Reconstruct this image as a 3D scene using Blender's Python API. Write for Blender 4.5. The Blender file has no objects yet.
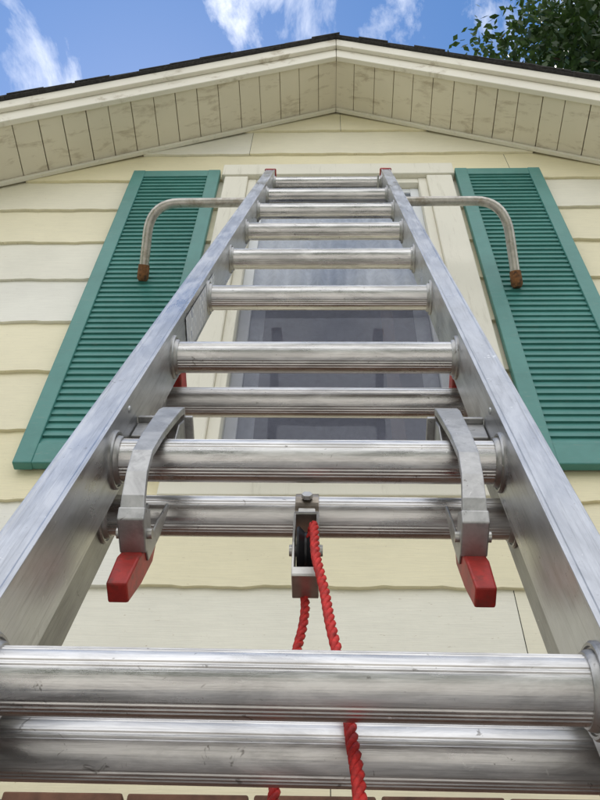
import bpy, bmesh, math, random
from mathutils import Vector as V, Matrix
random.seed(7)
H=1.90            # eye height above ground
sc=bpy.context.scene
sc.view_settings.view_transform='Standard'; sc.view_settings.look='None'; sc.view_settings.exposure=0

# ------------------------------------------------------------------ materials
class NT:
    def __init__(s,name):
        s.m=bpy.data.materials.new(name); s.m.use_nodes=True
        s.t=s.m.node_tree; s.t.nodes.clear()
        s.out=s.n('ShaderNodeOutputMaterial')
    def n(s,ty,**k):
        nd=s.t.nodes.new(ty)
        for a,b in k.items():
            if a.startswith('i_'): nd.inputs[a[2:].replace('_',' ')].default_value=b
            else: setattr(nd,a,b)
        return nd
    def l(s,a,b): s.t.links.new(a,b)
    def coord(s,scale=(1,1,1),kind='Object'):
        tc=s.n('ShaderNodeTexCoord'); mp=s.n('ShaderNodeMapping'); mp.inputs['Scale'].default_value=scale
        s.l(tc.outputs[kind],mp.inputs['Vector']); return mp.outputs['Vector']
    def noise(s,vec,scale,detail=5,rough=.55,dist=0):
        nd=s.n('ShaderNodeTexNoise'); nd.inputs['Scale'].default_value=scale; nd.inputs['Detail'].default_value=detail
        nd.inputs['Roughness'].default_value=rough; nd.inputs['Distortion'].default_value=dist
        s.l(vec,nd.inputs['Vector']); return nd.outputs['Fac']
    def ramp(s,fac,stops):
        r=s.n('ShaderNodeValToRGB'); e=r.color_ramp.elements
        while len(e)<len(stops): e.new(.5)
        for i,(p,c) in enumerate(stops):
            e[i].position=p; e[i].color=(c,c,c,1) if isinstance(c,(int,float)) else (*c,1)
        s.l(fac,r.inputs['Fac']); return r.outputs['Color']
    def mix(s,fac,a,b,mode='MIX'):
        m=s.n('ShaderNodeMix',data_type='RGBA',blend_type=mode)
        for sock,v in ((m.inputs[0],fac),(m.inputs[6],a),(m.inputs[7],b)):
            if hasattr(v,'is_output'): s.l(v,sock)
            elif isinstance(v,(int,float)): sock.default_value=v
            else: sock.default_value=(*v,1)
        return m.outputs[2]
    def bsdf(s,col=None,rough=.6,metal=0,bump=None,bstr=.3,bdist=.002,**k):
        b=s.n('ShaderNodeBsdfPrincipled')
        for nm,v in (('Base Color',col),('Roughness',rough),('Metallic',metal)):
            if v is None: continue
            if hasattr(v,'is_output'): s.l(v,b.inputs[nm])
            elif isinstance(v,tuple): b.inputs[nm].default_value=(*v,1)
            else: b.inputs[nm].default_value=v
        for a,v in k.items(): b.inputs[a.replace('_',' ')].default_value=v
        if bump is not None:
            bp=s.n('ShaderNodeBump'); bp.inputs['Strength'].default_value=bstr; bp.inputs['Distance'].default_value=bdist
            s.l(bump,bp.inputs['Height']); s.l(bp.outputs['Normal'],b.inputs['Normal'])
        s.l(b.outputs[0],s.out.inputs['Surface']); s.b=b; return b

def mat_siding():
    s=NT('painted_siding'); at=s.n('ShaderNodeVertexColor',layer_name='tint')
    base=s.mix(at.outputs['Color'],(.84,.762,.515),(.82,.80,.715))
    c=s.coord((1,1,1)); st=s.ramp(s.noise(c,2.3,5,.65),[(.35,.90),(.62,1)])
    base=s.mix(1.,base,st,'MULTIPLY')
    g=s.noise(s.coord((6,1,140)),3,3,.6)
    sp=s.ramp(s.noise(s.coord((14,14,50)),4,4,.7),[(.29,(.45,.34,.20)),(.33,(1,1,1))])
    base=s.mix(.55,base,sp,'MULTIPLY')
    grn=s.ramp(g,[(.35,.94),(.6,1)]); base=s.mix(1.,base,grn,'MULTIPLY')
    h=s.mix(.5,g,s.noise(c,60,2,.6))
    s.bsdf(base,.60,0,h,.5,.002); return s.m
def mat_paint(name,col,dirt=(.42,.38,.28),amt=.5,scale=9,rough=.6,thr=(.3,.45),stretch=(1,1,1)):
    s=NT(name); n=s.noise(s.coord(stretch),scale,6,.7,.4)
    f=s.ramp(n,[(thr[0],amt),(thr[1],0.)])
    c=s.mix(f,col,dirt); v=s.ramp(s.noise(s.coord(),1.7,4,.6),[(.3,.88),(.65,1.)]); c=s.mix(1.,c,v,'MULTIPLY')
    s.bsdf(c,rough,0,n,.3,.003); return s.m
def mat_alu(name,stretch,base=.60,r0=.26,r1=.5,dirt=.5,metal=.95,blotamp=.2,tint=(1,.99,.97)):
    s=NT(name)
    fine=s.noise(s.coord(stretch),9,4,.7)
    blot=s.noise(s.coord(tuple(1 if x<=1 else max(1,x**.4) for x in stretch)),13,5,.70,.5)
    big=s.noise(s.coord(),6,3,.6)
    tb=tuple(base*x for x in tint)
    lo=tuple(x*(1-blotamp) for x in tb); hi=tuple(min(1,x*(1+blotamp*.6)) for x in tb)
    col=s.mix(s.ramp(blot,[(.40,0.),(.62,1.)]),lo,hi)
    col=s.mix(s.ramp(fine,[(.34,.45),(.46,0.)]),col,tuple(x*.5 for x in tb))
    sp=s.noise(s.coord(),80,3,.75,.8)
    col=s.mix(s.ramp(sp,[(.28,dirt),(.34,0.)]),col,(.09,.075,.06))
    col=s.mix(s.ramp(sp,[(.69,0.),(.74,.7)]),col,(.88,.87,.84))
    rg=s.mix(s.ramp(big,[(.35,0.),(.65,1.)]),(r0,)*3,(r1,)*3)
    rg=s.mix(s.ramp(blot,[(.45,0.),(.7,.4)]),rg,(.65,)*3)
    s.bsdf(col,rg,metal,fine,.22,.0009); return s.m
M={}
M['siding']=mat_siding()
M['trim']=mat_paint('window_trim_paint',(.80,.765,.65),amt=.35,stretch=(8,8,1),scale=5)
M['soffit']=mat_paint('soffit_paint',(.79,.73,.585),(.38,.30,.19),.6,7,.7,(.31,.47),(1,3,1))
M['fascia']=mat_paint('fascia_paint',(.82,.775,.66),(.40,.33,.22),.6,7,.6,(.32,.42),(1,1,1))
M['sash']=mat_paint('sash_paint',(.74,.76,.78),(.4,.4,.4),.25,8)
def mat_shutter():
    s=NT('green_shutter_paint'); c=s.coord(); n=s.noise(c,6,5,.65)
    col=s.mix(s.ramp(n,[(.35,0.),(.65,1.)]),(.052,.205,.180),(.072,.255,.225))
    d=s.noise(s.coord((3,3,12)),9,4,.7); col=s.mix(s.ramp(d,[(.30,.5),(.42,0.)]),col,(.14,.26,.23))
    s.bsdf(col,.40,0,n,.18,.002); return s.m
M['shutter']=mat_shutter()
M['alu_rung']=mat_alu('aluminium_rung',(1,60,60),.66,.20,.38,.6,.97,.24,(1,.985,.965))
M['alu_rail']=mat_alu('aluminium_rail',(50,1,50),.58,.25,.42,.4,.97,.14,(.97,.98,1.0))
M['alu_cast']=mat_alu('aluminium_casting',(5,5,5),.46,.38,.55,.7)
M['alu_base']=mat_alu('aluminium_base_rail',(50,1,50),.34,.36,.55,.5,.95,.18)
def simple(name,col,rough=.5,metal=0,var=.25,scale=30,dirt=None):
    s=NT(name); n=s.noise(s.coord(),scale,4,.65)
    lo=tuple(x*(1-var) for x in col); hi=tuple(min(1,x*(1+var)) for x in col)
    c=s.mix(s.ramp(n,[(.3,0.),(.7,1.)]),lo,hi)
    if dirt: 
        c=s.mix(s.ramp(s.noise(s.coord(),scale*.6,5,.75),[(.52,0.),(.62,.8)]),c,dirt)
    s.bsdf(c,rough,metal,n,.25,.001); return s.m
M['red']=simple('red_plastic',(.38,.022,.016),.45,0,.3,60,(.18,.03,.02))
M['rope']=simple('red_rope_fibre',(.54,.026,.022),.65,0,.45,200)
M['black']=simple('black_plastic',(.015,.015,.018),.4)
M['steel']=simple('zinc_steel',(.52,.51,.48),.36,.9,.2,40)
M['bronze']=simple('worn_steel_strap',(.34,.30,.25),.36,.9,.3,50)
M['rust']=simple('rusty_rubber',(.20,.085,.03),.85,0,.5,70,(.05,.03,.02))
M['stab']=simple('weathered_tube',(.48,.455,.41),.40,.7,.2,40,(.32,.28,.22))
M['shingle']=simple('asphalt_shingle',(.045,.042,.042),.9,0,.5,90)
M['dark']=simple('dark_sheathing',(.045,.038,.03),.9)
M['interior']=simple('interior_wall',(.22,.21,.27),.9)
M['brick']=simple('brick',(.13,.060,.036),.85,0,.5,18)
M['mortar']=simple('mortar',(.20,.18,.16),.9)
M['bark']=simple('bark',(.09,.065,.045),.95,0,.4,12)
def mat_leaf():
    s=NT('leaf'); at=s.n('ShaderNodeVertexColor',layer_name='tint')
    c=s.mix(at.outputs['Color'],(.012,.030,.007),(.060,.110,.022))
    b=s.bsdf(c,.5); tr=s.n('ShaderNodeBsdfTranslucent'); s.l(c,tr.inputs['Color'])
    ms=s.n('ShaderNodeMixShader'); ms.inputs[0].default_value=.25
    s.l(b.outputs[0],ms.inputs[1]); s.l(tr.outputs[0],ms.inputs[2]); s.l(ms.outputs[0],s.out.inputs['Surface']); return s.m
M['leaf']=mat_leaf()
def mat_glass():
    s=NT('window_glass'); fr=s.n('ShaderNodeFresnel'); fr.inputs['IOR'].default_value=1.7
    t=s.n('ShaderNodeBsdfTransparent'); t.inputs['Color'].default_value=(.95,.96,.98,1)
    g=s.n('ShaderNodeBsdfGlossy'); g.inputs['Roughness'].default_value=.012; g.inputs['Color'].default_value=(.90,.94,1,1)
    bp=s.n('ShaderNodeBump'); bp.inputs['Strength'].default_value=.15; bp.inputs['Distance'].default_value=.01
    s.l(s.noise(s.coord(),3,2,.5),bp.inputs['Height']); s.l(bp.outputs['Normal'],g.inputs['Normal'])
    m=s.n('ShaderNodeMixShader'); s.l(fr.outputs[0],m.inputs[0]); s.l(t.outputs[0],m.inputs[1]); s.l(g.outputs[0],m.inputs[2])
    s.l(m.outputs[0],s.out.inputs['Surface']); return s.m
M['glass']=mat_glass()
def mat_alpha(name,col,alpha_lo,alpha_hi,stretch,scale,tr=.2):
    s=NT(name); n=s.noise(s.coord(stretch),scale,3,.6)
    d=s.n('ShaderNodeBsdfDiffuse'); d.inputs['Color'].default_value=(*col,1)
    tl=s.n('ShaderNodeBsdfTranslucent'); tl.inputs['Color'].default_value=(*col,1)
    dm=s.n('ShaderNodeMixShader'); dm.inputs[0].default_value=tr; s.l(d.outputs[0],dm.inputs[1]); s.l(tl.outputs[0],dm.inputs[2])
    t=s.n('ShaderNodeBsdfTransparent'); m=s.n('ShaderNodeMixShader')
    s.l(s.ramp(n,[(.35,alpha_lo),(.65,alpha_hi)]),m.inputs[0]); s.l(t.outputs[0],m.inputs[1]); s.l(dm.outputs[0],m.inputs[2])
    s.l(m.outputs[0],s.out.inputs['Surface']); return s.m
M['lace']=mat_alpha('lace_curtain',(.88,.91,.97),.85,1.,(1,1,1),50,.08)
M['sheer']=mat_alpha('brown_curtain',(.30,.20,.15),.8,1.,(6,1,1),10)
M['screen']=mat_alpha('insect_screen',(.29,.30,.38),.36,.46,(1,1,1),6)
def mat_label():
    s=NT('warning_label'); v=s.coord((1,1,1))
    br=s.n('ShaderNodeTexBrick'); br.inputs['Scale'].default_value=1; 
    sw=s.n('ShaderNodeSeparateXYZ'); s.l(v,sw.inputs[0]); cb=s.n('ShaderNodeCombineXYZ'); s.l(sw.outputs['Y'],cb.inputs['Y']); s.l(sw.outputs['Z'],cb.inputs['X'])
    s.l(cb.outputs[0],br.inputs['Vector'])
    br.inputs['Brick Width'].default_value=.019; br.inputs['Row Height'].default_value=.012; br.inputs['Mortar Size'].default_value=.0030
    br.inputs['Color1'].default_value=(.05,.08,.20,1); br.inputs['Color2'].default_value=(.50,.52,.56,1); br.inputs['Mortar'].default_value=(.66,.67,.68,1)
    c=s.mix(s.ramp(s.noise(v,28,4,.7),[(.42,0.),(.55,.9)]),br.outputs['Color'],(.50,.50,.51))
    s.bsdf(c,.45); return s.m
M['label']=mat_label()
def mat_ground():
    s=NT('lawn'); c=s.coord(); n=s.noise(c,.8,5,.6); m=s.noise(c,35,3,.7)
    col=s.mix(n,(.05,.085,.025),(.11,.13,.05)); col=s.mix(s.ramp(m,[(.35,.5),(.6,0.)]),col,(.03,.04,.015))
    s.bsdf(col,.95,0,m,.6,.02); return s.m
M['lawn']=mat_ground()
M['bounce_concrete']=simple('bounce_concrete',(.40,.38,.345),.9,0,.15,8)  # pale surface of the added slab that bounces light upward

# ------------------------------------------------------------------ mesh helpers
def link(o,parent=None):
    sc.collection.objects.link(o)
    if parent: o.parent=parent
    return o
def empty(name,mat=None):
    e=bpy.data.objects.new(name,None); sc.collection.objects.link(e); e.empty_display_size=.1
    if mat is not None: e.matrix_world=mat
    return e
def mesh(name,vs,fs,mat,parent=None,smooth=False,bevel=0,cols=None,angle=40):
    me=bpy.data.meshes.new(name); me.from_pydata([tuple(v) for v in vs],[],fs); me.validate()
    mats=mat if isinstance(mat,list) else [mat]
    for m in mats: me.materials.append(m)
    if cols is not None:
        a=me.color_attributes.new('tint','FLOAT_COLOR','POINT')
        for i,c in enumerate(cols): a.data[i].color=(c,c,c,1)
    bm=bmesh.new(); bm.from_mesh(me); bmesh.ops.recalc_face_normals(bm,faces=bm.faces); bm.to_mesh(me); bm.free()
    o=link(bpy.data.objects.new(name,me),parent)
    if smooth:
        for p in me.polygons: p.use_smooth=True
        md=o.modifiers.new('es','EDGE_SPLIT'); md.split_angle=math.radians(angle)
    if bevel:
        b=o.modifiers.new('bv','BEVEL'); b.width=bevel; b.segments=2; b.limit_method='ANGLE'; b.angle_limit=math.radians(35)
    return o
class G:
    """accumulates geometry for one mesh"""
    def __init__(s): s.v=[]; s.f=[]; s.c=[]
    def add(s,vs,fs,c=0.):
        o=len(s.v); s.v+=[tuple(v) for v in vs]; s.f+=[tuple(i+o for i in f) for f in fs]; s.c+=[c]*len(vs)
    def box(s,x0,x1,y0,y1,z0,z1,c=0.):
        s.add([(x,y,z) for x in (x0,x1) for y in (y0,y1) for z in (z0,z1)],
              [(0,1,3,2),(4,6,7,5),(0,4,5,1),(2,3,7,6),(0,2,6,4),(1,5,7,3)],c)
    def prism(s,poly,axis,a0,a1,c=0.):
        def P(p,a): return {'x':(a,p[0],p[1]),'y':(p[0],a,p[1]),'z':(p[0],p[1],a)}[axis]
        n=len(poly); s.add([P(p,a0) for p in poly]+[P(p,a1) for p in poly],
            [tuple(range(n)),tuple(range(2*n-1,n-1,-1))]+[(i,(i+1)%n,(i+1)%n+n,i+n) for i in range(n)],c)
    def lathe_x(s,prof,cy,cz,n=48):
        vs=[];fs=[];m=len(prof)
        for i in range(n):
            t=2*math.pi*i/n
            for x,r in prof: vs.append((x,cy+r*math.cos(t),cz+r*math.sin(t)))
        for i in range(n):
            j=(i+1)%n
            for k in range(m-1): fs.append((i*m+k,i*m+k+1,j*m+k+1,j*m+k))
        s.add(vs,fs)
    def tube(s,pts,r,n=12,cap=True,rect=None,up=None):
        pts=[V(p) for p in pts]; T=[]
        for i in range(len(pts)):
            a=pts[max(0,i-1)]; b=pts[min(len(pts)-1,i+1)]; T.append((b-a).normalized())
        ref=V(up) if up else (V((0,0,1)) if abs(T[0].z)<.9 else V((1,0,0)))
        N=(ref-T[0]*ref.dot(T[0])).normalized(); vs=[]
        for i,p in enumerate(pts):
            N=(N-T[i]*N.dot(T[i])).normalized(); Bn=T[i].cross(N)
            if rect:
                w,h=rect; cs=[(-w,-h),(w,-h),(w,h),(-w,h)]
                for a,b in cs: vs.append(p+Bn*a/2+N*b/2)
            else:
                rr=r[i] if isinstance(r,(list,tuple)) else r
                for k in range(n):
                    t=2*math.pi*k/n; vs.append(p+(N*math.cos(t)+Bn*math.sin(t))*rr)
        m=4 if rect else n
        fs=[(i*m+k,i*m+(k+1)%m,(i+1)*m+(k+1)%m,(i+1)*m+k) for i in range(len(pts)-1) for k in range(m)]
        if cap: fs+= [tuple(range(m)),tuple(range((len(pts)-1)*m,len(pts)*m))]
        s.add(vs,fs)
    def make(s,name,mat,parent=None,**k): return mesh(name,s.v,s.f,mat,parent,**k)
def smoothpath(pts,k=8):
    pts=[V(p) for p in pts]; out=[]
    P=[pts[0]*2-pts[1]]+pts+[pts[-1]*2-pts[-2]]
    for i in range(1,len(P)-2):
        for j in range(k):
            t=j/k; a,b,c,d=P[i-1:i+3]
            out.append(.5*((2*b)+(c-a)*t+(2*a-5*b+4*c-d)*t*t+(3*b-a-3*c+d)*t**3))
    out.append(pts[-1]); return out

# ------------------------------------------------------------------ ground
g=G(); g.add([(-300,-300,0),(300,-300,0),(300,300,0),(-300,300,0)],[(0,1,2,3)]); g.make('ground',M['lawn'])
g=G(); g.box(-4.2,4.4,-12,1.39,-.1,.03); g.make('bounce_slab',M['bounce_concrete'],bevel=.01)  # unseen slab added to bounce light up onto the soffit and wall

# ------------------------------------------------------------------ house
house=empty('gable_house')
WY=1.46; CX=.05; AP=3.974+H; SL=.583; HW=3.7; DEP=9.0
def roofz(x): return AP-SL*abs(x-CX)
WX0,WX1,WZ0,WZ1=-.40,.50,1.56+H,3.31+H     # outer casing
SB=.698+H
g=G()
bots=[SB]+[1.173+H+.256*k for k in range(-1,11)]
rnd=random.Random(5)
def wave(x,ph): return .0018*math.sin(x*23+ph)+.0015*math.sin(x*51+ph*2.3)+.0012*math.sin(x*97+ph*.7)
for ci,z0 in enumerate(bots):
    ztop=(bots[ci+1] if ci+1<len(bots) else z0+.256)+.012
    x=-HW+CX-(ci*.83%2.2); ph=ci*1.7
    while x<HW+CX:
        L=2.44 if rnd.random()<.75 else 1.22; xa=max(x,CX-HW); xb=min(x+L-.0018,CX+HW); x+=L
        if xb-xa<.05: continue
        tint=rnd.choice([0,0,0,.1,.2,.4,.05]) 
        if (xa+xb)/2<-.7: tint=rnd.choice([0,.2,1,1,.8,.5])
        elif (xa+xb)/2>.75: tint=rnd.choice([.1,.5,.7,0])
        segs=[(xa,xb,None,None)]
        if ztop>WZ0 and z0<WZ1:
            ns=[]
            a,b=xa,xb
            if a<WX0+.02: ns.append((a,min(b,WX0+.02),None,None))
            if b>WX1-.02: ns.append((max(a,WX1-.02),b,None,None))
            m0,m1=max(a,WX0+.02),min(b,WX1-.02)
            if m1>m0:
                if ztop>WZ1: ns.append((m0,m1,WZ1-.012,None))
                if z0<WZ0-.1: ns.append((m0,m1,None,WZ0-.06))
            segs=ns
        for a,b,zlo,zhi in segs:
            n=max(2,int((b-a)/.025)); cols=[]
            for i in range(n+1):
                xx=a+(b-a)*i/n; zb=z0+wave(xx,ph)
                f0=0
                if zlo: f0=(zlo-zb)/.268; zb=zlo
                zt=min(ztop,roofz(xx)+.0)
                if zhi: zt=min(zt,zhi)
                if zt-zb<.004: cols.append(None); continue
                f=(zt-zb)/.268+f0
                jit=.0012*math.sin(xx*9+ph*3)
                cols.append([(xx,WY-.013+.011*f0+jit,zb),(xx,WY-.013+.011*f+jit*(1-f),zt),(xx,WY-.001,zb+.0006)])
            for i in range(n):
                if cols[i] and cols[i+1]:
                    A,Bc=cols[i],cols[i+1]
                    g.add(A+Bc,[(0,3,4,1),(0,2,5,3)],tint)
mesh('siding',g.v,g.f,M['siding'],house,cols=g.c)
g=G()
y0,y1=WY+.001,WY+.12
g.prism([(CX-HW,.1),(WX0+.03,.1),(WX0+.03,roofz(WX0)-.01),(CX-HW,roofz(CX-HW)-.01)],'y',y0,y1)
g.prism([(WX1-.03,.1),(CX+HW,.1),(CX+HW,roofz(CX+HW)-.01),(WX1-.03,roofz(WX1-.03)-.01)],'y',y0,y1)
g.box(WX0+.03,WX1-.03,y0,y1,.1,WZ0+.03)
g.prism([(WX0+.03,WZ1-.03),(WX1-.03,WZ1-.03),(WX1-.03,roofz(WX1)-.01),(CX,AP-.01),(WX0+.03,roofz(WX0)-.01)],'y',y0,y1)
g.make('wall_sheathing',M['dark'],house)
g=G()
g.box(CX-HW-.1,CX-HW,WY-.01,WY+DEP,.1,roofz(CX-HW)-.02); g.box(CX+HW,CX+HW+.1,WY-.01,WY+DEP,.1,roofz(CX-HW)-.02)
g.prism([(CX-HW,.1),(CX+HW,.1),(CX+HW,roofz(CX+HW)-.02),(CX,AP-.02),(CX-HW,roofz(CX-HW)-.02)],'y',WY+DEP-.1,WY+DEP)
mesh('side_walls',g.v,g.f,M['siding'],house,cols=g.c)
g=G(); g.box(CX-1.6,CX+1.6,WY+.125,WY+3.2,1.0+H,1.03+H); g.box(CX-1.6,CX+1.6,WY+.125,WY+3.2,3.45+H,3.48+H)
g.box(CX-1.6,CX+1.6,WY+3.2,WY+3.23,1.0+H,3.48+H); g.box(CX-1.63,CX-1.6,WY+.125,WY+3.2,1.0+H,3.48+H); g.box(CX+1.6,CX+1.63,WY+.125,WY+3.2,1.0+H,3.48+H)
g.make('room_interior',M['interior'],house)
# brick base
g=G(); g.box(CX-HW-.02,CX+HW+.02,WY-.055,WY,0,SB-.012); g.make('brick_mortar',M['mortar'],house)
g=G(); z=.02; r=0
while z<SB-.08:
    x=CX-HW-.02-(r%2)*.105
    while x<CX+HW:
        g.box(x,x+.2,WY-.064-rnd.random()*.003,WY-.05,z,z+.058); x+=.21
    z+=.068; r+=1
x=CX-HW-.02
while x<CX+HW:
    g.box(x,x+.2,WY-.075-rnd.random()*.004,WY-.02,SB-.062,SB-.006-rnd.random()*.004); x+=.209
g.make('brick_base',M['brick'],house,bevel=.004)

# soffit boards (run out from wall), rake fascia, moulding, shingles
FY=1.22; c30=math.cos(math.atan(SL)); s30=math.sin(math.atan(SL))
g=G(); Ltot=(HW+.35)/c30
for side in (-1,1):
    u=.0
    while u<Ltot:
        w=.092+rnd.random()*.012
        u2=min(u+w-.0035,Ltot); dz=rnd.random()*.003; e=.004*rnd.random()
        pts=[]
        for uu in (u,u2):
            X=CX+side*uu*c30; Z=AP-uu*s30
            pts.append((X,Z))
        (xa,za),(xb,zb)=pts
        nx,nz=side*s30*.015,c30*.015
        g.prism([(xa,za+dz),(xb,zb+dz+e*.4),(xb+nx,zb+nz+dz),(xa+nx,za+nz+dz)],'y',FY+.002,WY+.02)
        u+=w
g.make('soffit_boards',M['soffit'],house,bevel=.0012)
def rake(name,mat,y0,y1,zlo,zhi):
    g=G()
    for side in (-1,1):
        X=HW+.35
        poly=[(CX,AP+zlo),(CX+side*X,AP+zlo-SL*X),(CX+side*X,AP+zhi-SL*X),(CX,AP+zhi)]
        poly[0]=(CX+side*.001,poly[0][1]); poly[3]=(CX+side*.001,poly[3][1])
        g.prism(poly,'y',y0,y1)
    return g.make(name,mat,house,bevel=.003)
rake('rake_board',M['fascia'],FY-.022,FY,-.012,.145)
rake('rake_moulding',M['fascia'],FY-.042,FY-.0225,.088,.180)
rake('rake_backing',M['dark'],FY+.001,WY+.5,.03,.165)
g=G()
for side in (-1,1):
    for lay in range(2):
        u=-.02 if lay else 0; 
        while u<Ltot:
            L=.14; o=.052+rnd.random()*.010+(lay*.004); t0=.182+lay*.007+rnd.random()*.003
            xa=CX+side*u*c30; xb=CX+side*(u+L+.01)*c30; za=AP+t0-u*s30; zb=AP+t0-(u+L+.01)*s30
            g.prism([(xa,za),(xb,zb+.004),(xb,zb+.010),(xa,za+.006)],'y',FY-o,FY+.6); u+=L
g.make('shingle_edge',M['shingle'],house)
g=G()
for side in (-1,1):
    X=HW+.5
    g.prism([(CX,AP+.155),(CX+side*X,AP+.155-SL*X),(CX+side*X,AP+.188-SL*X),(CX,AP+.188)],'y',FY+.01,WY+DEP+.3)
g.make('roof',M['shingle'],house)
g=G()
for side in (-1,1):
    X=HW
    g.prism([(CX+side*.001,AP-.022),(CX+side*X,AP-.022-SL*X),(CX+side*X,AP-.002-SL*X),(CX+side*.001,AP-.002)],'y',WY-.030,WY-.012)
g.make('frieze_moulding',M['trim'],house,bevel=.003)

# ---- window
wx0,wx1=-.262,.355; wz0,wz1=1.63+H,3.16+H; g=G()
cy0=WY-.032
g.box(WX0,wx0-0.045,cy0,WY+.0,WZ0,WZ1-.10); g.box(wx1+.045,WX1,cy0,WY,WZ0,WZ1-.10)
g.box(WX0-.012,WX1+.012,cy0-.006,WY,WZ1-.098,WZ1)
g.box(WX0-.03,WX1+.03,cy0-.035,WY-.0005,WZ0-.045,WZ0-.002)
g.box(WX0,WX1,cy0+.004,WY-.0008,WZ0-.13,WZ0-.047)
g.make('window_casing',M['trim'],house,bevel=.004)
g=G()
g.box(wx0-.045,wx0-.012,WY-.018,WY+.11,wz0-.02,wz1+.05); g.box(wx1+.012,wx1+.045,WY-.018,WY+.11,wz0-.02,wz1+.05)
g.box(wx0-.012,wx1+.012,WY-.016,WY+.11,wz1+.012,wz1+.052); g.box(wx0-.012,wx1+.012,WY-.016,WY+.11,WZ0-.0,wz0-.008)
g.make('window_jamb',M['trim'],house,bevel=.003)
g=G(); zm=2.385+H
def sash(y,z0,z1,b=.034):
    g.box(wx0-.012,wx0+b-.012,y,y+.03,z0,z1); g.box(wx1-b+.012,wx1+.012,y,y+.03,z0,z1)
    g.box(wx0+b-.0125,wx1-b+.0125,y+.001,y+.029,z0,z0+b); g.box(wx0+b-.0125,wx1-b+.0125,y+.001,y+.029,z1-b,z1)
sash(WY+.008,zm,wz1+.01); sash(WY+.042,wz0-.006,zm+.03)
g.make('window_sash',M['sash'],house,bevel=.003)
vs=[(wx0,WY+.014,zm+.02),(wx1,WY+.014,zm+.02),(wx1,WY+.014,wz1-.01),(wx0,WY+.014,wz1-.01),(wx0,WY+.057,wz0+.01),(wx1,WY+.057,wz0+.01),(wx1,WY+.057,zm+.01),(wx0,WY+.057,zm+.01)]
me=bpy.data.meshes.new('window_glass'); me.from_pydata(vs,[],[(0,1,2,3),(4,5,6,7)]); me.materials.append(M['glass']); link(bpy.data.objects.new('window_glass',me),house)
g=G(); g.add([(wx0-.01,WY+.012,wz0),(wx1+.01,WY+.012,wz0),(wx1+.01,WY+.012,zm-.001),(wx0-.01,WY+.012,zm-.001)],[(0,1,2,3)])
g.make('insect_screen',M['screen'],house)
def curtain(name,x0,x1,zt,zb,y,amp,freq,mat,scal=0.,sc_f=8):
    n=int((x1-x0)/.004); vs=[];fs=[]; m=10
    for i in range(n+1):
        x=x0+(x1-x0)*i/n
        for j in range(m+1):
            t=j/m; zz=zt+(zb-zt)*t+(scal*abs(math.sin((x-x0)*sc_f))*t)
            a=amp*(.35+.65*t)
            vs.append((x,y+a*math.sin(x*freq+1.1*math.sin(x*9)+.8*t),zz))
    for i in range(n):
        for j in range(m): fs.append((i*(m+1)+j,(i+1)*(m+1)+j,(i+1)*(m+1)+j+1,i*(m+1)+j+1))
    mesh(name,vs,fs,mat,house,smooth=True,angle=80)
curtain('curtain_valance',wx0-.005,wx1+.005,3.0+H,2.43+H,WY+.066,.017,80,M['lace'],.04,13)
curtain('curtain_valance_top',wx0-.005,wx1+.005,3.2+H,2.92+H,WY+.047,.007,120,M['lace'],.03,20)
curtain('curtain_panel',wx0-.02,wx0+.06,2.6+H,1.5+H,WY+.11,.012,80,M['lace'])
curtain('curtain_panel',wx1-.17,wx1-.13,2.6+H,1.5+H,WY+.11,.010,90,M['sheer'])
curtain('curtain_panel',wx1-.06,wx1+.02,2.6+H,1.5+H,WY+.11,.010,90,M['lace'])
g=G(); g.tube([(wx0-.04,WY+.088,3.1+H),(wx1+.04,WY+.088,3.1+H)],.004); g.make('curtain_rod',M['sash'],house)

# ---- shutters
def shutter(x0,x1):
    e=empty('louvered_shutter'); e.parent=house
    z0,z1=1.525+H,3.25+H; yb=WY-.016; yf=yb-.026; st=.048
    g=G(); g.box(x0,x0+st,yf,yb,z0,z1); g.box(x1-st,x1,yf,yb,z0,z1)
    g.box(x0+st-.001,x1-st+.001,yf+.0015,yb-.001,z0+.001,z0+.075); g.box(x0+st-.001,x1-st+.001,yf+.0015,yb-.001,z1-.055,z1-.001)
    g.make('shutter_frame',M['shutter'],e,bevel=.003)
    g=G(); g.box(x0+.01,x1-.01,yb-.004,yb-.0015,z0+.01,z1-.01); g.make('shutter_back',M['shutter'],e)
    g=G(); z=z0+.078; p=.0292
    while z<z1-.062:
        j=rnd.uniform(-.0005,.0005)
        a=(yf+.006+j,z); b=(yf+.0125+j,z+.0295)
        g.prism([(a[0],a[1]),(a[0]+.0065,a[1]-.0005),(b[0]+.004,b[1]),(b[0],b[1]),(a[0]+.0002,a[1]+.005)],'x',x0+st-.003,x1-st+.003)
        z+=p
    g.make('louvers',M['shutter'],e)
    return e
shutter(-.77,-.42); shutter(.515,.85)

# ------------------------------------------------------------------ extension ladder
P0=V((-.0208,.4354,.281+H)); u=V((.0118,.307,.952)).normalized()
nn=V((1,0,0)).cross(u).normalized()
if nn.y>0: nn=-nn
ax=u.cross(nn).normalized()
LM=Matrix(((ax.x,u.x,nn.x,P0.x),(ax.y,u.y,nn.y,P0.y),(ax.z,u.z,nn.z,P0.z),(0,0,0,1)))
lad=empty('extension_ladder',LM)
FW=.175; BW=.196; HB=-.067; SP=.3048
def rung(g,s,h,w):
    n=144; vs=[];fs=[]
    for side in (-1,1):
        for i in range(n):
            t=360*i/n
            r=.0196
            tt=(t%180)
            if 56<tt<78 or 104<tt<124 or tt<20 or tt>168: r+= -.0006 if (i//2)%2 else 0
            T=math.radians(t); vs.append((side*w,s+r*math.cos(T),h+r*math.sin(T)))
    for i in range(n): j=(i+1)%n; fs.append((i,j,j+n,i+n))
    g.add(vs,fs)
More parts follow.
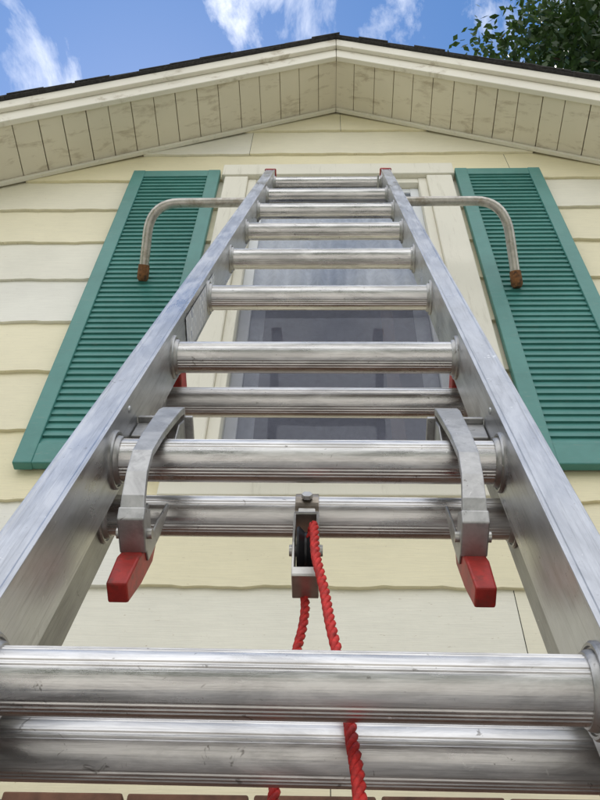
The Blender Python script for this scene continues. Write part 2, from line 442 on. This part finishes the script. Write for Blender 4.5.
def collar(g,s,h,w):
    for sd in (-1,1):
        g.lathe_x([(sd*(w+.001),.0275),(sd*(w-.002),.0275),(sd*(w-.0035),.0262),(sd*(w-.0035),.0245),(sd*(w-.0022),.0238),(sd*(w-.0022),.0228),(sd*(w-.006),.0222),(sd*(w-.0075),.0210),(sd*(w-.0075),.0190)],s,h,48)
def rail(g,w,h0,h1,s0,s1,fl):
    t=.0028
    for sd in (-1,1):
        pr=[(w,h0),(w+fl,h0),(w+fl,h0+.006),(w+fl-.002,h0+.006),(w+fl-.002,h0+t),(w+t,h0+t+.001),(w+t,h1-t-.001),(w+fl-.002,h1-t),(w+fl-.002,h1-.007),(w+fl,h1-.007),(w+fl,h1+.0008),(w+fl-.003,h1+.0008),(w+fl-.004,h1),(w+.005,h1),(w+.004,h1+.0009),(w,h1+.0009)]
        n=len(pr); vs=[(sd*a,s,h) for s in (s0,s1) for a,h in pr]
        g.add(vs,[(i,(i+1)%n,(i+1)%n+n,i+n) for i in range(n)]+[tuple(range(n)),tuple(range(2*n-1,n-1,-1))])
g=G(); 
for k in range(-1,9): rung(g,k*SP,0,FW)
g.make('fly_rungs',M['alu_rung'],lad,smooth=True,angle=25)
g=G()
for k in range(-1,9): collar(g,k*SP,0,FW)
g.make('fly_rung_collars',M['alu_cast'],lad,smooth=True)
g=G(); rail(g,FW,-.032,.035,-.45,2.515,.030); g.make('fly_rails',M['alu_rail'],lad,bevel=.0006)
BL=-(P0.z)/u.z
bs=[.018+k*SP for k in range(-6,3)]
g=G()
for s in bs:
    if s>BL+.1: rung(g,s,HB,BW)
g.make('base_rungs',M['alu_rung'],lad,smooth=True,angle=25)
g=G()
for s in bs:
    if s>BL+.1: collar(g,s,HB,BW)
g.make('base_rung_collars',M['alu_cast'],lad,smooth=True)
g=G(); rail(g,BW,-.105,-.035,BL+.06,.725,.028); g.make('base_rails',M['alu_base'],lad)
g=G()
for sd in (-1,1):
    a=sd*(BW+.012); g.box(a-.03,a+.03,BL+.05,BL+.13,HB-.045,HB+.045)
    g.box(a-.04,a+.04,BL+.03,BL+.052,HB-.06,HB+.06)
g.make('ladder_feet',M['black'],lad,bevel=.005)
g=G()
for sd in (-1,1):
    a0=sd*(FW-.004); a1=sd*(FW+.034)
    g.prism([(min(a0,a1),2.506),(max(a0,a1),2.506),(max(a0,a1),2.518),(min(a0,a1)+.006,2.522),(min(a0,a1),2.518)],'z',-.036,.0385)
g.make('fly_end_caps',M['red'],lad,bevel=.003)
g=G()
for sd in (-1,1):
    a0=sd*(BW-.012); a1=sd*(BW+.03)
    x0,x1=min(a0,a1),max(a0,a1)
    g.prism([(x0,.695),(x1,.695),(x1,.735),(x0,.726)],'z',-.108,-.040)
g.make('base_end_caps',M['red'],lad,bevel=.003)
# rung locks
gm=G(); gr=G(); gb=G()
for sd in (-1,1):
    def A(x): return sd*x
    arm_p=[(.137,.396,-.010,.020),(.1365,.3975,.006,.021),(.136,.392,.0145,.023),(.1355,.372,.0200,.023),(.136,.340,.0236,.021),(.1375,.300,.0262,.019),(.1385,.262,.0262,.0175),(.1378,.234,.020,.0175),(.1365,.212,.010,.019),(.136,.200,.000,.020)]
    vs=[]
    P=[V((p[1],p[2],0)) for p in arm_p]
    for i,p in enumerate(arm_p):
        t=(P[min(len(P)-1,i+1)]-P[max(0,i-1)]).normalized(); nrm=V((t.y,-t.x,0))*.0036
        for q,sg in ((-1,-1),(1,-1),(1,1),(-1,1)):
            vs.append((A(p[0])+q*p[3]/2,p[1]+sg*nrm.x,p[2]+sg*nrm.y))
    m=len(arm_p)
    gm.add(vs,[(i*4+k,i*4+(k+1)%4,i*4+4+(k+1)%4,i*4+4+k) for i in range(m-1) for k in range(4)]+[(0,1,2,3),(m*4-4,m*4-3,m*4-2,m*4-1)])
    a=A(.136)
    gm.prism([(.192,-.030),(.192,.001),(.201,.007),(.218,-.004),(.214,-.030)],'x',a-.0108,a+.0108)
    for x in (A(.1365)-.0095,A(.1365)+.0095):
        gm.prism([(.345,-.034),(.380,-.036),(.394,-.018),(.393,.004),(.366,.010),(.340,.004)],'x',x-.0014,x+.0014)
    for q in (-1,1):
        x=a+q*.0092
        gm.prism([(.196,-.026),(.25,-.030),(.29,-.036),(.295,-.042),(.25,-.046),(.20,-.042)],'x',x-.0011,x+.0011)
    x0,x1=sorted((A(.118),sd*(FW-.001)))
    gm.box(x0,x1,.396,.4005,-.022,.006); 
    x0,x1=sorted((A(.149),sd*(FW-.001))); gm.box(x0,x1,.362,.3955,-.004,.0)
    a2=A(.1365)
    gb.lathe_x([(a2-.020,.0),(a2-.020,.0055),(a2-.016,.006),(a2+.016,.006),(a2+.020,.0055),(a2+.020,.0)],.366,-.016,16)
    gb.lathe_x([(a-.0145,.0),(a-.0145,.0045),(a+.0145,.0045),(a+.0145,.0)],.203,-.018,16)
    ai=A(.1365); vs=[]
    for (s,h0,h1,w,dx) in ((.240,-.052,-.046,.0060,-.002),(.218,-.054,-.034,.0086,-.001),(.182,-.052,-.027,.0092,.001),(.146,-.046,-.028,.0080,.002)):
        c=ai+sd*dx
        vs+= [(c-w,s,h0),(c+w,s,h0),(c+w,s,h1),(c-w,s,h1)]
    fs=[(0,1,2,3),(12,13,14,15)]+[(i*4+k,i*4+(k+1)%4,i*4+4+(k+1)%4,i*4+4+k) for i in range(3) for k in range(4)]
    gr.add(vs,fs)
gm.make('rung_locks',M['alu_cast'],lad,bevel=.0012); gb.make('lock_pins',M['steel'],lad,smooth=True)
gr.make('lock_tongues',M['red'],lad,bevel=.0018)
g=G(); x=-FW+.0012; g.add([(x,.70,-.024),(x,.98,-.024),(x,.98,.026),(x,.70,.026)],[(0,1,2,3)]); g.make('safety_label',M['label'],lad)
g=G()
for sd in (-1,1):
    for s in (.37,-.25,2.46):
        for h in (.024,-.024):
            w=sd*FW; g.lathe_x([(w,.0),(w,.004),(w-sd*.0012,.0035),(w-sd*.002,.0)],s,h,14)
g.make('rivets',M['alu_rail'],lad,smooth=True)

# pulley hanging from base rung
ps=.018+SP
g=G()
n=28; ring=[]
for i in range(n+1):
    t=math.radians(-60+ i*300/n-30); ring.append((.0,ps+.0212*math.cos(t),HB+.0212*math.sin(t)))
g.tube(ring,.002,rect=(.0016,.022),up=(1,0,0))
g.make('pulley_strap',M['bronze'],lad,bevel=.0005)
org=LM@V((0,ps-.016,HB+.012))
pe=bpy.data.objects.new('rope_pulley',None); sc.collection.objects.link(pe); pe.matrix_world=Matrix.Translation(org); 
pe.parent=lad; pe.matrix_parent_inverse=LM.inverted()
g=G()
for q in (-1,1):
    x=q*.0105
    g.prism([(-.014,-.012),(.014,-.012),(.017,-.05),(.015,-.085),(-.015,-.085),(-.017,-.05)],'x',x-.0012,x+.0012)
g.box(-.0115,.0115,-.014,.014,-.0135,-.010); g.box(-.0115,.0115,-.0155,-.0135,-.085,-.076); g.box(-.0115,.0115,-.0155,.0145,-.0865,-.0845)
g.box(-.008,.008,-.004,.004,-.012,.012)
g.make('pulley_cheeks',M['steel'],pe,bevel=.0008)
g=G(); g.lathe_x([(-.008,.004),(-.008,.021),(-.006,.022),(-.001,.0165),(.001,.0165),(.006,.022),(.008,.021),(.008,.004)],0,-.045,32)
g.make('pulley_sheave',M['black'],pe,smooth=True)
g=G(); g.lathe_x([(-.015,0),(-.015,.005),(-.012,.0055),(.012,.0055),(.015,.005),(.015,0)],0,-.045,16)
g.make('pulley_bolts',M['steel'],pe,smooth=True)
g=G(); hx=[(0.0055*math.cos(math.radians(60*i)),ps-.004+.0055*math.sin(math.radians(60*i))) for i in range(6)]
g.prism(hx,'z',HB+.0225,HB+.027); g.make('strap_nut',M['steel'],lad,bevel=.0005)

# rope
def ropegeo(g,pts,R=.0021,r=.0022,pitch=.025):
    P=smoothpath(pts,14)
    L=[0]
    for a,b in zip(P,P[1:]): L.append(L[-1]+(b-a).length)
    step=.0028; N=int(L[-1]/step); Q=[];k=0
    for i in range(N+1):
        d=i*step
        while k<len(L)-2 and L[k+1]<d: k+=1
        t=(d-L[k])/max(1e-9,L[k+1]-L[k]); Q.append(P[k].lerp(P[k+1],t)+V((.0007*math.sin(d*61),0,.0007*math.sin(d*83))))
    for st in range(3):
        out=[]
        for i,p in enumerate(Q):
            T=(Q[min(N,i+1)]-Q[max(0,i-1)]).normalized(); A=T.cross(V((0,1,.3))).normalized() if abs(T.y)<.95 else T.cross(V((1,0,0))).normalized()
            Bv=T.cross(A); th=2*math.pi*(i*step/pitch+st/3)
            out.append(p+(A*math.cos(th)+Bv*math.sin(th))*R)
        g.tube(out,r,n=7)
g=G()
right=[(.003,.258,-.062),(.006,.262,-.045),(.008,.245,-.036),(.012,.20,-.038),(.020,.14,-.040),(.0285,.082,-.040),(.036,.011,-.036),(.039,-.05,-.032),(.040,-.15,-.03),(.036,-.35,-.035),(.03,-.7,-.04),(.02,-1.2,-.04),(.01,-1.75,-.03)]
left=[(.0,.235,-.095),(.0005,.215,-.098),(-.001,.19,-.10),(-.004,.157,-.102),(-.009,.08,-.104),(-.013,.02,-.106),(-.018,-.1,-.11),(-.02,-.4,-.12),(-.02,-.8,-.13),(-.01,-1.3,-.12),(.0,-1.75,-.10)]
ropegeo(g,right); ropegeo(g,left)
rp=mesh('red_rope',[LM@V(v) for v in g.v],g.f,M['rope'],None,smooth=True,angle=80)

# ------------------------------------------------------------------ ladder stabilizer
st=empty('ladder_stabilizer')
by,bz=1.225,2.549+H
lt=V((-.590,WY-.055,2.405+H)); rt=V((.603,WY-.055,2.355+H))
def arm(sx,tip):
    k=V((sx,by,bz)); dirx=1 if sx>0 else -1
    b0=k-V((dirx*.095,0,0)); d=(tip-k)
    o=[b0]
    for i in range(1,9):
        t=i/9; p1=k+d*.42
        o.append(b0*(1-t)**2+k*2*t*(1-t)+p1*t*t)
    o+= [k+d*.42,k+d*.7,tip]; return o
la=arm(-.565,lt); ra=arm(.575,rt)
g=G(); g.tube(list(reversed(la))+ra,.0155,n=20); g.make('stabilizer_tube',M['stab'],st,smooth=True)
g=G()
for tip,ar in ((lt,la),(rt,ra)):
    d=(tip-ar[-2]).normalized(); g.tube([tip-d*.030,tip-d*.004,tip+d*.012,tip+d*.022],[.0180,.0188,.0188,.013],n=20)
g.make('rubber_tips',M['rust'],st,smooth=True)
g=G()
for sd in (-1,1):
    x=sd*(FW+.014)
    for dx in (-.02,.02):
        ring=[]
        for i in range(17):
            t=math.pi*i/16; ring.append(V((x+dx,by+.0185*math.sin(t),bz+.0185*math.cos(t))))
        ring=[ring[0]+nn*.075]+ring+[ring[-1]+nn*.075]
        g.tube(ring,.003,n=8)
g.make('u_bolts',M['steel'],st,smooth=True)

# ------------------------------------------------------------------ trees
def leaves(tips,lo,hi,rg):
    vs=[];fs=[];cs=[]
    for c,r,cnt in tips:
        base=rg.uniform(0,.55)
        for k in range(cnt):
            d=V((rg.gauss(0,1),rg.gauss(0,1),rg.gauss(0,.8)))*r*.55
            p=c+d; A=V((rg.gauss(0,1),rg.gauss(0,1),rg.gauss(0,.5))).normalized(); Bv=A.cross(V((rg.gauss(0,.6),rg.gauss(0,.6),rg.gauss(0,1)))).normalized()
            l=rg.uniform(lo,hi); w=l*.55; o=len(vs)
            vs+= [p-A*l*.5,p+Bv*w*.5,p+A*l*.5,p-Bv*w*.5]; fs.append((o,o+1,o+2,o+3)); t=min(1,base+rg.random()*.4); cs+=[t]*4
    return vs,fs,cs
tree=empty('tree'); rt_=random.Random(11)
TC=V((6.3,3.4,0)); g=G()
trunk=[TC+V((0,0,0)),TC+V((.1,.05,2)),TC+V((0,-.1,4.5)),TC+V((-.15,0,7)),TC+V((-.1,.1,9.5)),TC+V((.1,.1,12))]
g.tube(smoothpath(trunk,4),[.34-.3*i/20 for i in range(21)],n=14)
tips=[]
for i in range(40):
    z0=rt_.uniform(4.6,11.0); a=rt_.uniform(0,2*math.pi); zt=(z0-4.6)/6.4
    L=rt_.uniform(2.6,4.0)*(1-.45*zt); p=V((TC.x,TC.y,z0)); d=V((math.cos(a),math.sin(a),.35+.5*zt)); 
    e=p+d*L; m=p+d*L*.5+V((0,0,.25)); path=smoothpath([p,m,e],5)
    g.tube(path,[.10*(1-j/11)+.012 for j in range(11)],n=7)
    for j in range(4,11): tips.append((path[j],.45+.35*rt_.random(),60))
    for j in range(3):
        q=path[rt_.randint(4,9)]; e2=q+V((rt_.uniform(-1,1),rt_.uniform(-1,1),rt_.uniform(-.2,.7)))*.9
        g.tube([q,(q+e2)/2+V((0,0,.05)),e2],[.025,.017,.007],n=5); tips.append((e2,.5,60))
for (tx,ty,tz) in ((2.25,2.75,9.0+H),(2.15,2.75,9.9+H),(2.5,2.6,8.4+H),(2.55,3.0,10.4+H),(2.9,2.8,9.4+H),(2.7,2.6,8.8+H),(3.1,3.1,10.6+H),(2.6,2.5,9.6+H),(2.95,2.45,8.6+H)):
    p=V((TC.x,TC.y,tz-2.2)); e=V((tx,ty,tz)); path=smoothpath([p,(p+e)/2+V((0,0,.5)),e],8)
    g.tube(path,[.07*(1-j/17)+.006 for j in range(17)],n=7)
    for j in range(7,17): tips.append((path[j]+V((rt_.uniform(-.25,.25),rt_.uniform(-.25,.25),rt_.uniform(-.2,.2))),.38,210))
g.make('trunk_and_limbs',M['bark'],tree,smooth=True)
vs,fs,cs=leaves(tips,.07,.12,rt_)
mesh('foliage',vs,fs,M['leaf'],tree,cols=cs)
# unseen row of trees added behind the viewer, to darken reflections in the metal
tl=[]; rg=random.Random(4)
for i in range(130):
    x=rg.uniform(-38,38); hgt=5.5+2.2*math.sin(x*.31)+1.6*math.sin(x*.83+1); 
    z=rg.uniform(.8,1)*hgt if rg.random()<.5 else rg.uniform(.5,hgt)
    tl.append((V((x,-24+rg.uniform(-2,2),z)),2.4,70))
vs,fs,cs=leaves(tl,.7,1.3,rg)
mesh('reflection_trees',vs,fs,M['leaf'],None,cols=cs)

# ------------------------------------------------------------------ light
EL=math.radians(62); AZ=math.radians(-25)
sd=V((math.sin(AZ)*math.cos(EL),math.cos(AZ)*math.cos(EL),math.sin(EL)))
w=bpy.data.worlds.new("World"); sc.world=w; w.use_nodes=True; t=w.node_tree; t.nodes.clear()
N=t.nodes.new; Lk=t.links.new
out=N('ShaderNodeOutputWorld'); bg=N('ShaderNodeBackground'); sky=N('ShaderNodeTexSky'); sky.sky_type='NISHITA'; sky.sun_disc=False
sky.sun_elevation=EL; sky.sun_rotation=AZ; sky.air_density=1.0; sky.dust_density=.1; sky.ozone_density=1.8
hs=N('ShaderNodeHueSaturation'); hs.inputs['Saturation'].default_value=1.2; hs.inputs['Value'].default_value=1.2
Lk(sky.outputs[0],hs.inputs['Color'])
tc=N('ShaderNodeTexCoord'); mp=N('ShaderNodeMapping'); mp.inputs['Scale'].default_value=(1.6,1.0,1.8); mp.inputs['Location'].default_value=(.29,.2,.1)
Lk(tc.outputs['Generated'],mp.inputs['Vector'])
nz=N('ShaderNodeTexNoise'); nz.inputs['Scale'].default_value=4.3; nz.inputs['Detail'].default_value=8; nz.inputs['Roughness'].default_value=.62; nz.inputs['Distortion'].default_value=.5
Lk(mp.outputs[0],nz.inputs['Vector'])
dt=N('ShaderNodeVectorMath'); dt.operation='DOT_PRODUCT'; dt.inputs[1].default_value=(0,-.94,-.1); Lk(tc.outputs['Generated'],dt.inputs[0])  # extra bright cloud added behind the viewer, out of view, to light the wall
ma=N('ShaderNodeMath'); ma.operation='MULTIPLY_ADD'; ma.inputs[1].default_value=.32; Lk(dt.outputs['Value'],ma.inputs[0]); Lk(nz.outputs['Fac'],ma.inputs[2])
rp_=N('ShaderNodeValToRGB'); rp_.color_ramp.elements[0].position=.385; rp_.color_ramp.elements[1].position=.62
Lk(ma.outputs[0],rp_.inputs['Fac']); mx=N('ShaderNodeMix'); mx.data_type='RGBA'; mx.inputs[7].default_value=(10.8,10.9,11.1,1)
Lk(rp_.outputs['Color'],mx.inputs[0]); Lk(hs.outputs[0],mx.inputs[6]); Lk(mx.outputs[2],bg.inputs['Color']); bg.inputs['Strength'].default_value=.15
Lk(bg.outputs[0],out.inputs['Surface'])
sl=bpy.data.lights.new('sun','SUN'); sl.energy=5; sl.angle=math.radians(.5); sl.color=(1,.95,.87)
so=bpy.data.objects.new('sun',sl); sc.collection.objects.link(so); so.rotation_euler=sd.to_track_quat('Z','Y').to_euler()

# ------------------------------------------------------------------ camera
cam=bpy.data.cameras.new('camera'); co=bpy.data.objects.new('camera',cam); sc.collection.objects.link(co)
R=V((.9996,.0184,.0228)).normalized(); B=V((.0295,-.625,-.780)).normalized(); U=B.cross(R).normalized(); R=U.cross(B)
co.matrix_world=Matrix(((R.x,U.x,B.x,0),(R.y,U.y,B.y,0),(R.z,U.z,B.z,H),(0,0,0,1)))
cam.sensor_fit='VERTICAL'; cam.sensor_height=24; cam.lens=855/800*24; cam.clip_start=.02; cam.clip_end=1500
sc.camera=co
